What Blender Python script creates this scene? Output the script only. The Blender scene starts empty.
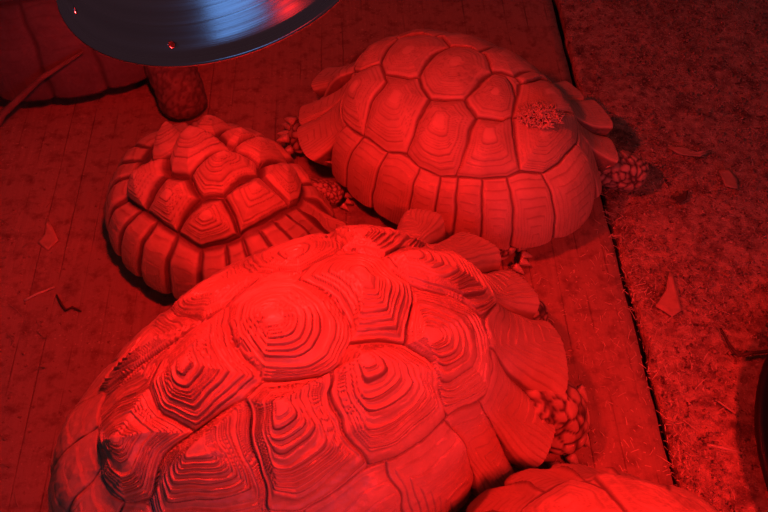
import bpy, bmesh, math, random
import numpy as np
from mathutils import Vector, Matrix, noise
random.seed(7)
SCN = bpy.context.scene
COL = SCN.collection
PI = math.pi

# ---------------------------------------------------------------- helpers
def link(o, parent=None):
    COL.objects.link(o)
    if parent is not None:
        o.parent = parent
    return o

def tag(o, label=None, cat=None, group=None, kind=None):
    if label: o['label'] = label
    if cat: o['category'] = cat
    if group: o['group'] = group
    if kind: o['kind'] = kind
    return o

def empty(name, loc, rz=0.0):
    o = bpy.data.objects.new(name, None)
    o.empty_display_size = 0.05
    o.location = loc
    o.rotation_euler = (0, 0, rz)
    return link(o)

def np_mesh(name, verts, quads, mat, parent=None, smooth=True, attrs=None, tris=None):
    me = bpy.data.meshes.new(name)
    verts = np.asarray(verts, np.float32)
    quads = np.asarray(quads, np.int32).reshape(-1, 4)
    nt = 0 if tris is None else len(tris)
    me.vertices.add(len(verts))
    me.vertices.foreach_set('co', verts.ravel())
    nl = quads.size + nt * 3
    me.loops.add(nl)
    li = quads.ravel()
    starts = np.arange(len(quads)) * 4
    if nt:
        tris = np.asarray(tris, np.int32)
        starts = np.concatenate([starts, quads.size + np.arange(nt) * 3])
        li = np.concatenate([li, tris.ravel()])
    me.loops.foreach_set('vertex_index', li.astype(np.int32))
    me.polygons.add(len(quads) + nt)
    me.polygons.foreach_set('loop_start', starts.astype(np.int32))
    me.update(calc_edges=True)
    me.validate()
    if smooth:
        me.polygons.foreach_set('use_smooth', np.ones(len(me.polygons), bool))
    if attrs:
        for k, a in attrs.items():
            at = me.attributes.new(k, 'FLOAT', 'POINT')
            at.data.foreach_set('value', np.asarray(a, np.float32))
    me.materials.append(mat)
    o = bpy.data.objects.new(name, me)
    return link(o, parent)

def bm_obj(name, bm, mat, parent=None, smooth=True):
    me = bpy.data.meshes.new(name)
    bmesh.ops.recalc_face_normals(bm, faces=bm.faces)
    bm.to_mesh(me); bm.free()
    if smooth:
        for p in me.polygons: p.use_smooth = True
    me.materials.append(mat)
    return link(bpy.data.objects.new(name, me), parent)

def bm_tube(bm, pts, rad, seg=8, cap=True):
    pts = [Vector(p) for p in pts]
    if not hasattr(rad, '__len__'): rad = [rad] * len(pts)
    rings = []
    up = Vector((0.13, 0.07, 1)).normalized()
    for i, p in enumerate(pts):
        t = (pts[min(i + 1, len(pts) - 1)] - pts[max(i - 1, 0)]).normalized()
        a = t.cross(up)
        if a.length < 1e-3: a = t.cross(Vector((1, 0, 0)))
        a.normalize(); b = t.cross(a)
        rings.append([bm.verts.new(p + (a * math.cos(2 * PI * k / seg) + b * math.sin(2 * PI * k / seg)) * rad[i]) for k in range(seg)])
    for r0, r1 in zip(rings, rings[1:]):
        for k in range(seg):
            bm.faces.new((r0[k], r0[(k + 1) % seg], r1[(k + 1) % seg], r1[k]))
    if cap:
        bm.faces.new(rings[0][::-1]); bm.faces.new(rings[-1])

# vectorised value noise (3D), about -1..1
_rng = np.random.default_rng(11)
_TAB = _rng.random(4096) * 2 - 1
def vnoise(x, y, z=0.0):
    x, y, z = np.broadcast_arrays(np.asarray(x, float), np.asarray(y, float), np.asarray(z, float))
    xi, yi, zi = np.floor(x).astype(int), np.floor(y).astype(int), np.floor(z).astype(int)
    fx, fy, fz = x - xi, y - yi, z - zi
    fx, fy, fz = (f * f * (3 - 2 * f) for f in (fx, fy, fz))
    def h(a, b, c):
        return _TAB[(a * 73856093 ^ b * 19349663 ^ c * 83492791) & 4095]
    o = 0
    for dx, wx in ((0, 1 - fx), (1, fx)):
        for dy, wy in ((0, 1 - fy), (1, fy)):
            for dz, wz in ((0, 1 - fz), (1, fz)):
                o = o + h(xi + dx, yi + dy, zi + dz) * wx * wy * wz
    return o

def sstep(a, b, x):
    t = np.clip((x - a) / (b - a), 0, 1)
    return t * t * (3 - 2 * t)

# ---------------------------------------------------------------- materials
class NT:
    def __init__(s, name):
        s.m = bpy.data.materials.new(name); s.m.use_nodes = True
        s.t = s.m.node_tree; s.t.nodes.clear()
        s.out = s.n('ShaderNodeOutputMaterial'); s.b = s.n('ShaderNodeBsdfPrincipled')
        s.l(s.b.outputs[0], s.out.inputs[0])
    def n(s, typ, **kw):
        nd = s.t.nodes.new(typ)
        for k, v in kw.items(): setattr(nd, k, v)
        return nd
    def l(s, a, b): s.t.links.new(a, b)
    def val(s, sock, v):
        if isinstance(v, bpy.types.NodeSocket): s.l(v, sock)
        else: sock.default_value = v
    def noise(s, vec, scale, detail=4, rough=.55, dist=0.0):
        nd = s.n('ShaderNodeTexNoise'); nd.inputs['Scale'].default_value = scale
        nd.inputs['Detail'].default_value = detail; nd.inputs['Roughness'].default_value = rough
        nd.inputs['Distortion'].default_value = dist
        if vec is not None: s.l(vec, nd.inputs['Vector'])
        return nd.outputs['Fac']
    def voro(s, vec, scale, feature='F1'):
        nd = s.n('ShaderNodeTexVoronoi', feature=feature); nd.inputs['Scale'].default_value = scale
        s.l(vec, nd.inputs['Vector']); return nd.outputs[0]
    def ramp(s, fac, stops):
        nd = s.n('ShaderNodeValToRGB'); e = nd.color_ramp.elements
        while len(e) < len(stops): e.new(.5)
        for el, (p, c) in zip(e, stops):
            el.position = p; el.color = (*c, 1) if len(c) == 3 else c
        s.l(fac, nd.inputs[0]); return nd.outputs[0]
    def rr(s, v, a, b, c=0.0, d=1.0):
        nd = s.n('ShaderNodeMapRange'); s.l(v, nd.inputs[0])
        for i, q in enumerate((a, b, c, d)): nd.inputs[1 + i].default_value = q
        return nd.outputs[0]
    def math(s, op, a, b=0.0):
        nd = s.n('ShaderNodeMath', operation=op); s.val(nd.inputs[0], a); s.val(nd.inputs[1], b); return nd.outputs[0]
    def mix(s, fac, a, b, mode='MIX'):
        nd = s.n('ShaderNodeMix', data_type='RGBA', blend_type=mode)
        s.val(nd.inputs[0], fac)
        for sock, v in ((nd.inputs[6], a), (nd.inputs[7], b)):
            if isinstance(v, bpy.types.NodeSocket): s.l(v, sock)
            else: sock.default_value = (*v, 1)
        return nd.outputs[2]
    def bump(s, h, strength=.3, dist=.002, prev=None):
        nd = s.n('ShaderNodeBump'); nd.inputs['Strength'].default_value = strength
        nd.inputs['Distance'].default_value = dist; s.l(h, nd.inputs['Height'])
        if prev is not None: s.l(prev, nd.inputs['Normal'])
        return nd.outputs[0]
    def attr(s, name):
        nd = s.n('ShaderNodeAttribute', attribute_name=name); return nd.outputs['Fac']
    def obj(s, scale=(1, 1, 1), rot=(0, 0, 0)):
        tc = s.n('ShaderNodeTexCoord'); mp = s.n('ShaderNodeMapping')
        mp.inputs['Scale'].default_value = scale; mp.inputs['Rotation'].default_value = rot
        s.l(tc.outputs['Object'], mp.inputs[0]); return mp.outputs[0]
    def done(s, col=None, rough=None, bump=None, spec=None, metal=None):
        if col is not None:
            if isinstance(col, bpy.types.NodeSocket): s.l(col, s.b.inputs['Base Color'])
            else: s.b.inputs['Base Color'].default_value = (*col, 1)
        if rough is not None: s.val(s.b.inputs['Roughness'], rough)
        if bump is not None: s.l(bump, s.b.inputs['Normal'])
        if spec is not None: s.b.inputs['Specular IOR Level'].default_value = spec
        if metal is not None: s.b.inputs['Metallic'].default_value = metal
        return s.m

def shell_mat(name, light, dark, seam, areola, rough=.5, spec=.4, seamw=1.0, fine=900, vein=0.0):
    t = NT(name); v = t.obj()
    n1 = t.noise(v, 22, 5, .6); n2 = t.noise(v, 160, 4, .7)
    c = t.mix(t.rr(n1, .3, .7), dark, light)
    c = t.mix(t.math('MULTIPLY', t.rr(n2, .45, .7), .35), c, dark)
    c = t.mix(t.math('MULTIPLY', t.attr('areola'), .6), c, areola)
    c = t.mix(t.math('MULTIPLY', t.attr('crevice'), .9), c, seam)
    c = t.mix(t.math('MULTIPLY', t.attr('seam'), seamw), c, seam)
    if vein: c = t.mix(t.math('MULTIPLY', t.attr('vein'), vein), c, light)
    b = t.bump(n2, .25, .002); b = t.bump(t.noise(v, fine, 2), .2, .0006, b)
    return t.done(c, rough, b, spec)

def skin_mat(name, pale, mid, dark):
    t = NT(name); v = t.obj()
    n = t.noise(v, 45, 4)
    c = t.mix(t.rr(n, .3, .7), mid, pale)
    c = t.mix(t.attr('crack'), c, dark)
    return t.done(c, .6, t.bump(t.noise(v, 420, 3), .25, .001), .3)

def plain(name, col, rough=.5, metal=0.0, spec=.5, var=.25, scale=60, bstr=.15):
    t = NT(name); v = t.obj()
    n = t.noise(v, scale, 4)
    c = t.mix(t.rr(n, .3, .7), tuple(k * (1 - var) for k in col), col)
    return t.done(c, rough, t.bump(n, bstr, .002), spec, metal)
SCUTES = {
 'T1': [
  ((0.157, -0.002), [(0.113,0.164),(0.158,0.184),(0.216,0.16),(0.261,0.096),(0.274,0.019),(0.294,-0.052),(0.272,-0.108),(0.22,-0.177),(0.198,-0.226),(0.146,-0.192),(0.078,-0.15),(0.095,-0.087),(0.09,-0.011),(0.058,0.113)]),
  ((0.244, -0.22), [(0.294,-0.052),(0.391,-0.119),(0.504,-0.222),(0.532,-0.311),(0.526,-0.419),(0.491,-0.513),(0.392,-0.544),(0.287,-0.552),(0.269,-0.457),(0.284,-0.41),(0.228,-0.282),(0.198,-0.226),(0.22,-0.177),(0.272,-0.108)]),
  ((0.092, -0.222), [(0.078,-0.15),(0.146,-0.192),(0.198,-0.226),(0.228,-0.282),(0.284,-0.41),(0.269,-0.457),(0.287,-0.552),(0.227,-0.584),(0.135,-0.597),(0.038,-0.581),(0.012,-0.408),(0.005,-0.281),(0.023,-0.22),(0.049,-0.213)]),
  ((-0.008, 0.01), [(-0.079,0.152),(-0.037,0.173),(0.006,0.165),(0.058,0.113),(0.09,-0.011),(0.095,-0.087),(0.078,-0.15),(0.049,-0.213),(0.023,-0.22),(-0.006,-0.219),(-0.087,-0.147),(-0.074,-0.011),(-0.09,0.083)]),
  ((-0.177, 0.023), [(-0.079,0.152),(-0.09,0.083),(-0.074,-0.011),(-0.087,-0.147),(-0.14,-0.165),(-0.192,-0.164),(-0.266,-0.186),(-0.296,-0.066),(-0.294,0.072),(-0.257,0.128),(-0.175,0.147)]),
  ((-0.095, -0.223), [(-0.087,-0.147),(-0.006,-0.219),(0.023,-0.22),(0.005,-0.281),(0.012,-0.408),(0.038,-0.581),(-0.068,-0.617),(-0.155,-0.632),(-0.227,-0.592),(-0.209,-0.453),(-0.189,-0.33),(-0.14,-0.165)]),
  ((-0.263, -0.226), [(-0.14,-0.165),(-0.189,-0.33),(-0.209,-0.453),(-0.227,-0.592),(-0.348,-0.531),(-0.503,-0.386),(-0.457,-0.285),(-0.347,-0.2),(-0.266,-0.186),(-0.192,-0.164)]),
  ((-0.406, -0.046), [(-0.294,0.072),(-0.296,-0.066),(-0.266,-0.186),(-0.347,-0.2),(-0.457,-0.285),(-0.529,-0.267),(-0.54,-0.163),(-0.509,-0.038),(-0.472,0.102),(-0.384,0.108)]),
  ((0.312, 0.038), [(0.294,-0.052),(0.391,-0.119),(0.504,-0.222),(0.662,-0.147),(0.708,0.003),(0.644,0.116),(0.49,0.136),(0.38,0.151),(0.261,0.096),(0.274,0.019)]),
 ],
 'T2': [
  ((-0.229, 0.006), [(-0.332,-0.106),(-0.265,-0.159),(-0.151,-0.13),(-0.12,-0.098),(-0.126,-0.048),(-0.134,0.055),(-0.119,0.162),(-0.199,0.244),(-0.296,0.242),(-0.399,0.167)]),
  ((-0.042, 0.039), [(-0.12,-0.098),(-0.083,-0.145),(-0.031,-0.184),(0.01,-0.157),(0.06,-0.107),(0.051,-0.055),(0.045,0.019),(0.064,0.1),(0.035,0.163),(-0.008,0.219),(-0.062,0.228),(-0.119,0.162),(-0.134,0.055),(-0.126,-0.048)]),
  ((0.111, -0.001), [(0.064,0.1),(0.045,0.019),(0.051,-0.055),(0.06,-0.107),(0.088,-0.142),(0.138,-0.172),(0.23,-0.122),(0.241,-0.07),(0.194,0.046),(0.146,0.1),(0.105,0.127)]),
  (None, [(0.166,0.137),(0.223,0.304),(0.294,0.453),(0.433,0.477),(0.483,0.364),(0.333,0.071),(0.241,-0.07),(0.194,0.046)]),
  ((-0.462, 0.008), [(-0.399,0.167),(-0.349,-0.054),(-0.332,-0.106),(-0.435,-0.174),(-0.494,-0.165),(-0.606,0.112),(-0.54,0.196)]),
  ((-0.386, -0.286), [(-0.484,-0.395),(-0.44,-0.506),(-0.396,-0.536),(-0.261,-0.574),(-0.259,-0.366),(-0.238,-0.19),(-0.265,-0.159),(-0.332,-0.106),(-0.435,-0.174),(-0.474,-0.296)]),
  ((-0.156, -0.259), [(-0.238,-0.19),(-0.265,-0.159),(-0.151,-0.13),(-0.12,-0.098),(-0.083,-0.145),(-0.031,-0.184),(-0.03,-0.343),(-0.017,-0.564),(-0.107,-0.609),(-0.261,-0.574),(-0.259,-0.366)]),
  ((0.04, -0.276), [(-0.031,-0.184),(0.01,-0.157),(0.06,-0.107),(0.088,-0.142),(0.138,-0.172),(0.151,-0.251),(0.235,-0.548),(0.173,-0.604),(0.059,-0.612),(-0.017,-0.564),(-0.03,-0.343)]),
  ((0.218, -0.218), [(0.138,-0.172),(0.23,-0.122),(0.241,-0.07),(0.29,-0.141),(0.439,-0.322),(0.42,-0.392),(0.332,-0.498),(0.235,-0.548),(0.151,-0.251)]),
  ((0.381, -0.038), [(0.241,-0.07),(0.333,0.071),(0.483,0.364),(0.577,0.133),(0.543,-0.236),(0.439,-0.322),(0.29,-0.141)]),
 ],
 'T3': [
  ((-0.446, 0.13), [(-0.332,-0.194),(-0.393,-0.12),(-0.43,0.023),(-0.526,0.176),(-0.495,0.223),(-0.267,0.109),(-0.213,0.008),(-0.232,-0.128),(-0.267,-0.174)]),
  ((-0.194, 0.105), [(-0.232,-0.128),(-0.213,0.008),(-0.267,0.109),(-0.211,0.2),(-0.1,0.195),(-0.011,0.216),(0.046,0.232),(0.087,0.203),(0.052,0.1),(0.035,-0.064),(0.012,-0.192),(0.008,-0.219),(-0.124,-0.261),(-0.188,-0.2)]),
  ((0.078, 0.087), [(0.012,-0.192),(0.035,-0.064),(0.052,0.1),(0.087,0.203),(0.146,0.256),(0.228,0.279),(0.293,0.189),(0.258,0.025),(0.255,-0.078),(0.246,-0.176),(0.144,-0.277),(0.068,-0.25),(0.008,-0.219)]),
  ((-0.274, -0.332), [(-0.332,-0.194),(-0.267,-0.174),(-0.232,-0.128),(-0.188,-0.2),(-0.124,-0.261),(-0.141,-0.394),(-0.151,-0.527),(-0.363,-0.5),(-0.403,-0.357)]),
  ((-0.015, -0.346), [(-0.124,-0.261),(0.008,-0.219),(0.068,-0.25),(0.144,-0.277),(0.127,-0.39),(0.11,-0.554),(-0.151,-0.527),(-0.141,-0.394)]),
  ((0.219, -0.313), [(0.144,-0.277),(0.246,-0.176),(0.347,-0.223),(0.438,-0.285),(0.399,-0.382),(0.284,-0.54),(0.11,-0.554),(0.127,-0.39)]),
  ((0.32, 0.039), [(0.246,-0.176),(0.255,-0.078),(0.258,0.025),(0.293,0.189),(0.404,0.195),(0.507,0.215),(0.5,0.004),(0.438,-0.285),(0.347,-0.223)]),
  ((0.298, 0.382), [(0.228,0.279),(0.229,0.496),(0.278,0.733),(0.404,0.628),(0.515,0.354),(0.507,0.215),(0.404,0.195),(0.293,0.189)]),
  ((0.074, 0.42), [(0.087,0.203),(0.046,0.232),(0.03,0.323),(0.034,0.491),(0.069,0.689),(0.208,0.725),(0.229,0.496),(0.228,0.279),(0.146,0.256)]),
 ],
}
LIGHT_COL = (1.0, .015, .015)
BULB = 600.0
WORLD = (.034, .016, .021)
SPOTS = [('red_fill_spot', (.58, -.08, 1.12), (.22, .26, .0), 72, .9, .07, LIGHT_COL, 75.0)]  # unseen red fill, added to brighten the near side of the big shell
LIGHTS = [("window_light", (.45, -1.6, 1.15), (-.1, .6, .75), 1.5, .4, (.15, .40, 1.0), 2.4), ("red_patch_light", (1.4, -.77, 1.47), (-.07, .53, .73), .4, .4, LIGHT_COL, 1.6)]  # the red area is unseen, added to show as a patch on the reflector
HOLES = [-1.70, -2.52]
# ---------------------------------------------------------------- carapace geometry
def base_surf(p, r, th):
    L, W, H, z0, n, eg = p
    phi = np.clip(r, 0, 1) * PI / 2
    rho = np.sin(phi) ** (2 / n); z = z0 + H * np.clip(np.cos(phi), 0, 1) ** (2 / n)
    x = L / 2 * rho * np.cos(th); y = W / 2 * rho * np.sin(th) * (1 - eg * rho * np.cos(th))
    return np.stack([x, y, z], -1)

def radial_table(c, poly, n=1440):
    a = (np.arange(n) + .5) / n * 2 * PI - PI
    d = np.stack([np.cos(a), np.sin(a)], -1)
    best = np.full(n, 1e-3)
    P = np.asarray(poly, float) - np.asarray(c)
    for i in range(len(P)):
        p0, e = P[i], P[(i + 1) % len(P)] - P[i]
        den = d[:, 0] * e[1] - d[:, 1] * e[0]
        den = np.where(np.abs(den) < 1e-12, 1e-12, den)
        t = (p0[0] * e[1] - p0[1] * e[0]) / den
        s = (p0[0] * d[:, 1] - p0[1] * d[:, 0]) / den
        ok = (s >= -1e-6) & (s <= 1 + 1e-6) & (t > 0)
        best = np.where(ok & (t > best), t, best)
    k = 9                                            # a little rounding of the outline
    ker = np.hanning(k + 2)[1:-1]; ker /= ker.sum()
    best = np.convolve(np.concatenate([best[-k:], best, best[:k]]), ker, 'same')[k:-k]
    k2 = 121
    ker = np.hanning(k2 + 2)[1:-1]; ker /= ker.sum()
    soft = np.convolve(np.concatenate([best[-k2:], best, best[:k2]]), ker, 'same')[k2:-k2]
    return best, soft

def lookup(tab, ang):
    n = len(tab); f = (ang + PI) / (2 * PI) * n - .5
    i = np.floor(f).astype(int); w = f - i
    return tab[i % n] * (1 - w) + tab[(i + 1) % n] * w

def generic_scutes():
    S = []
    xb = [-.58, -.33, -.11, .11, .33, .58]
    for i in range(5):
        a, b = xb[i], xb[i + 1]; m = (a + b) / 2
        S.append((None, [(a, -.13), (m, -.19), (b, -.13), (b, .13), (m, .19), (a, .13)]))
    m = [(xb[i] + xb[i + 1]) / 2 for i in range(5)]
    for sg in (1, -1):
        th = [168, 125, 93, 62, 20]
        for i in range(4):
            a0, a1 = th[i], th[i + 1]
            arc = [(.63 * math.cos(math.radians(a0 + (a1 - a0) * k / 4)), sg * .63 * math.sin(math.radians(a0 + (a1 - a0) * k / 4))) for k in range(5)]
            S.append((None, [(m[i], sg * .19), ] + arc + [(m[i + 1], sg * .19), (xb[i + 1], sg * .13)]))
    return S

def carapace(name, par, scutes, marg, st, mat, parent, N=400, seed=1, jitter=0.02):
    """par: L, W, H, z0, n, egg in metres; scutes: [(apex or None, polygon)] on the unrolled disk;
    marg: [(theta_deg of the seam, flare m, lift m, fullness)] sorted by theta."""
    L, W, H, z0, n, eg = par
    rng = np.random.default_rng(seed)
    g = np.linspace(-1, 1, N)
    u, v = np.meshgrid(g, g, indexing='ij')
    x = u * np.sqrt(1 - v * v / 2); y = v * np.sqrt(1 - u * u / 2)
    r = np.hypot(x, y); th = np.arctan2(y, x)
    S = base_surf(par, r, th)
    e = 1e-3
    rc = np.clip(r, .004, 1 - 2 * e)
    nr = base_surf(par, rc + e, th) - base_surf(par, rc - e, th)
    nt = base_surf(par, rc, th + e) - base_surf(par, rc, th - e)
    nm = np.cross(nr, nt); nm /= np.linalg.norm(nm, axis=-1, keepdims=True) + 1e-12
    scale = (L + W) / 8 + H * .6                       # metres per unit of disk radius
    # warped lookup position so that seams and rings wander a little
    wx = x + jitter * (vnoise(x * 9, y * 9, seed) * .6 + vnoise(x * 21, y * 21, seed + 5) * .14)
    wy = y + jitter * (vnoise(x * 9 + 40, y * 9, seed) * .6 + vnoise(x * 21 + 40, y * 21, seed + 5) * .14)
    best = np.full(x.shape, 9.0); sid = np.full(x.shape, -1); soft = np.ones(x.shape); dist = np.zeros(x.shape); ang0 = np.zeros(x.shape)
    polys = [(s, 0) for s in scutes]
    if st.get('mirror', True):
        polys += [((None if s[0] is None else (s[0][0], -s[0][1]), [(a, -b) for a, b in s[1]]), 1) for s in scutes
                  if np.mean([q[1] for q in s[1]]) < -.12]
    rm_tab = np.full(720, .5)
    tha = (np.arange(720) + .5) / 720 * 2 * PI - PI
    rg = np.linspace(.4, .9, 160)
    px_, py_ = rg[None] * np.cos(tha[:, None]), rg[None] * np.sin(tha[:, None])
    for i, ((c, poly), mir) in enumerate(polys):
        if c is None: c = tuple(np.mean(np.array(poly), 0))
        tab, sf = radial_table(c, poly)
        dx, dy = wx - c[0], wy - c[1]; a = np.arctan2(dy, dx); d = np.hypot(dx, dy)
        R = lookup(tab, a); t = d / R + (.0 if not mir else .0)
        pri = t if not mir else np.where(best < 1, 9, t)
        m = pri < best
        best = np.where(m, t, best); sid = np.where(m, i, sid); dist = np.where(m, d, dist)
        mixr = R * np.clip(t, 0, 1) + lookup(sf, a) * (1 - np.clip(t, 0, 1))
        soft = np.where(m, d / mixr, soft); ang0 = np.where(m, a, ang0)
        tt = np.hypot(px_ - c[0], py_ - c[1]) / lookup(tab, np.arctan2(py_ - c[1], px_ - c[0]))
        rm_tab = np.maximum(rm_tab, np.where(tt < 1, rg[None], 0).max(1))
    k = 15; ker = np.ones(k) / k
    rm_tab = np.convolve(np.concatenate([rm_tab[-k:], rm_tab, rm_tab[:k]]), ker, 'same')[k:-k]
    rm = lookup(rm_tab, np.arctan2(wy, wx))
    wr = np.hypot(wx, wy)
    ismarg = wr > rm
    h = np.zeros(x.shape); seam = np.zeros(x.shape); crev = np.zeros(x.shape); areo = np.zeros(x.shape); vein = np.zeros(x.shape)
    # --- big scutes
    t = np.clip(best, 0, 1.6)
    dseam = np.where(best < 1.6, np.abs(1 - t) * dist / np.maximum(t, .02), 0) * scale
    hm = np.array([st['pyr'] * (1 + st.get('pvar', .15) * rng.normal()) for _ in polys]); nn = np.array([st['rings'] * (1 + .12 * rng.normal()) for _ in polys]); ph = rng.random(len(polys))
    for kk, vv in st.get('pyr_of', {}).items():
        hm[kk] *= vv
    hm = hm * np.array([st.get('mirpyr', .55) if q[1] else 1 for q in polys])
    hi, ni, pi_ = hm[sid], nn[sid], ph[sid]
    p0 = st['prof']
    cone = 1 - np.sqrt(soft ** 2 + .012)
    dome = 1 - np.clip(t, 0, 1) ** 2.4
    hb = hi * (p0 * np.clip(cone, -.12, 1) + (1 - p0) * dome)
    tn = soft + st['ringnoise'] * (vnoise(x * 12, y * 12, seed + 9) + .5 * vnoise(np.cos(ang0) * 2 + sid * 7, np.sin(ang0) * 2, soft * 2.5))
    a0 = st.get('areola', .14)
    uu = np.clip((tn - a0) / (1 - a0), 0, 1.6) ** st.get('rpow', .9)
    # uneven spacing of the growth rings
    uw = uu + .05 * np.sin(uu * 9 + pi_ * 6.3) + .03 * np.sin(uu * 17 + pi_ * 15)
    f = uw * ni + pi_ * .0
    fr = f - np.floor(f)
    saw = np.where(fr < .84, (fr / .84) ** 1.3, 1 - sstep(.84, 1, fr))
    amp = st['ringamp'] * (.72 + .35 * vnoise(np.floor(f) * 3.1 + sid * 5.7, sid * 2.3)) * (.75 + .35 * vnoise(x * 6, y * 6, seed + 3))
    amp = amp * sstep(0, .06, tn - a0 + .02)
    lines = .18 * st['ringamp'] * np.sin(f * 2 * PI * 2 + vnoise(x * 9, y * 9) * 2) * (uu > 0)
    hb = hb + amp * (saw - .5) + lines
    crev_b = np.exp(-((fr - .94) / .13) ** 2) * (uu > 0) * np.clip(.3 + amp / (st['ringamp'] + 1e-9), 0, 1.3) * st.get('crev', .7)
    fine = f * 2 + .3 + vnoise(x * 8, y * 8) * .4
    crev_b = np.maximum(crev_b, np.exp(-((fine - np.floor(fine) - .5) / .2) ** 2) * st.get('finecol', .3) * (uu > 0) * sstep(-.3, .5, vnoise(x * 11, y * 11, seed + 31)))
    hb = hb - st['pyr'] * st.get('sink', .55)
    w = st['seamw']
    gr = np.exp(-(dseam / w) ** 2)
    hb = hb - st['seamd'] * gr
    big = ~ismarg
    gap = big & (best >= 1.6)
    h = np.where(big, hb, 0)
    seam = np.where(big, np.exp(-(dseam / (w * st.get('seamcol', 1.0))) ** 4), 0)
    vein = np.where(big, np.exp(-((dseam - w * 1.7) / (w * .5)) ** 2), 0)
    crev = np.where(big, crev_b, 0); areo = np.where(big, 1 - sstep(a0 * .8, a0 * 1.6, tn), 0)
    h = np.where(gap, -st['seamd'] - st['pyr'] * st.get('sink', .55), h); crev = np.where(gap, 0, crev)
    # --- marginals
    mt = sorted(marg, key=lambda q: q[0])
    ma = np.radians([q[0] for q in mt])
    tw = th + jitter * .6 * vnoise(x * 14, y * 14, seed + 2)
    idx = np.searchsorted(ma, tw) - 1
    idx = np.where(idx < 0, len(mt) - 1, idx)
    nxt = (idx + 1) % len(mt)
    aa = ma[idx]; bb = ma[nxt]
    bb = np.where(bb <= aa, bb + 2 * PI, bb)
    tt = np.where(tw < aa, tw + 2 * PI, tw)
    mu = np.clip((tt - aa) / (bb - aa), 0, 1)
    mv = np.clip((wr - rm) / (1 - rm), 0, 1)
    width = (bb - aa) * np.hypot(L / 2 * np.sin(th), W / 2 * np.cos(th))
    du = np.minimum(mu, 1 - mu) * width
    dv = mv * (1 - rm) * scale * 1.1
    dm = np.minimum(du, dv)
    grm = np.exp(-(dm / w) ** 2)
    ua = st.get('mapex', .55)
    tm = np.maximum(np.where(mu < ua, (ua - mu) / ua, (mu - ua) / (1 - ua)), 1 - mv)
    tm = tm + st['ringnoise'] * vnoise(x * 12, y * 12, seed + 9)
    fm = np.clip(tm, 0, 1) * st['mrings'] + idx * .37
    frm = fm - np.floor(fm)
    sawm = np.where(frm < .8, (frm / .8) ** 1.3, 1 - sstep(.8, 1, frm))
    ampm = st['mringamp'] * (.6 + .5 * vnoise(np.floor(fm) * 2.3 + idx * 3.3, idx * 1.7))
    pil = st['mbulge'] * (1 - np.abs(2 * mu - 1) ** 3) * (1 - (1 - np.clip(mv * 1.2, 0, 1)) ** 3)
    hmg = pil + ampm * (sawm - .5) - st['seamd'] * .9 * grm
    hmg = hmg - st['pyr'] * st.get('sink', .55) * (1 - sstep(0, .35, mv))
    h = np.where(ismarg, hmg, h)
    seam = np.where(ismarg, np.exp(-(dm / (w * st.get('seamcol', 1.0))) ** 4), seam)
    vein = np.where(ismarg, np.exp(-((dm - w * 1.7) / (w * .5)) ** 2), vein)
    crev = np.where(ismarg, np.exp(-((frm - .93) / .13) ** 2) * st.get('mcrev', .4), crev)
    # general wear
    h = h + st.get('wear', .0006) * (vnoise(x * 30, y * 30, seed) + .6 * vnoise(x * 70, y * 70, seed))
    h = h + st.get('lump', .003) * vnoise(x * 3.2, y * 3.2, seed + 20) * (1 - sstep(.8, 1, r))
    V = S + nm * h[..., None]
    # flared, scalloped rim
    fl = np.array([q[1] for q in mt]); lf = np.array([q[2] for q in mt]); fu = np.array([q[3] for q in mt])
    ex = np.stack([np.cos(th) / L, np.sin(th) / W], -1); ex /= np.linalg.norm(ex, axis=-1, keepdims=True) + 1e-9
    mv0 = np.clip((r - rm) / (1 - rm), 0, 1)
    s0 = 1 - np.abs(2 * mu - 1) ** 5
    shp = s0 * fu[idx] + (1 - fu[idx])
    # flare between neighbours varies smoothly at the seams
    fli = fl[idx] * shp; lfi = lf[idx] * shp
    fw = sstep(.004, .03, np.hypot(fli, lfi)) * sstep(0, .12, mv0)
    Vn = V.copy()
    Vn[..., :2] += ex * (fli * mv0 ** 1.6)[..., None]
    Vn[..., 2] += lfi * mv0 ** 1.3
    top = base_surf(par, np.clip(rm, 0, 1), th); rimp = base_surf(par, np.ones_like(rm), th)
    top = top + nm * (-st['pyr'] * st.get('sink', .55))[..., None] if np.ndim(st['pyr']) else top - nm * (st['pyr'] * st.get('sink', .55))
    rimp[..., :2] += ex * fli[..., None]; rimp[..., 2] += lfi
    skirt = top * (1 - mv0)[..., None] + rimp * mv0[..., None]
    cv = st.get('concave', .012) * 4 * mv0 * (1 - mv0)
    skirt[..., :2] -= ex * (cv * .55)[..., None]; skirt[..., 2] -= cv * .85
    up = nm * .5 + np.array([0, 0, .5]); up /= np.linalg.norm(up, axis=-1, keepdims=True)
    hs = ampm * 1.2 * (sawm - .5) - st['seamd'] * .9 * grm + st['mbulge'] * 1.3 * (s0 - .5) * mv0
    skirt = skirt + up * hs[..., None]
    fwm = np.where(ismarg, fw, 0)[..., None]
    V = Vn * (1 - fwm) + skirt * fwm
    V[..., 2] -= st.get('scallop', .004) * s0 * mv0 ** 4
    # quads of the top
    ids = np.arange(N * N).reshape(N, N)
    q = np.stack([ids[:-1, :-1], ids[1:, :-1], ids[1:, 1:], ids[:-1, 1:]], -1).reshape(-1, 4)
    loop = np.concatenate([ids[:-1, 0], ids[-1, :-1], ids[:0:-1, -1], ids[0, :0:-1]])
    Vf = V.reshape(-1, 3)
    rim = Vf[loop]; K = len(loop)
    cen = np.array([0, 0, 0.])
    inward = -np.concatenate([ex.reshape(-1, 2)[loop], np.zeros((K, 1))], 1)
    T = st.get('lip', .006)
    l1 = rim + inward * T * .4 + np.array([0, 0, -T * .8])
    l2 = rim + inward * T * 2.2 + np.array([0, 0, -T * .9])
    bs = base_surf(par, np.ones(K), th.reshape(-1)[loop])
    l3 = bs * np.array([.86, .86, 0]) + np.array([0, 0, z0 + .006])
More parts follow.
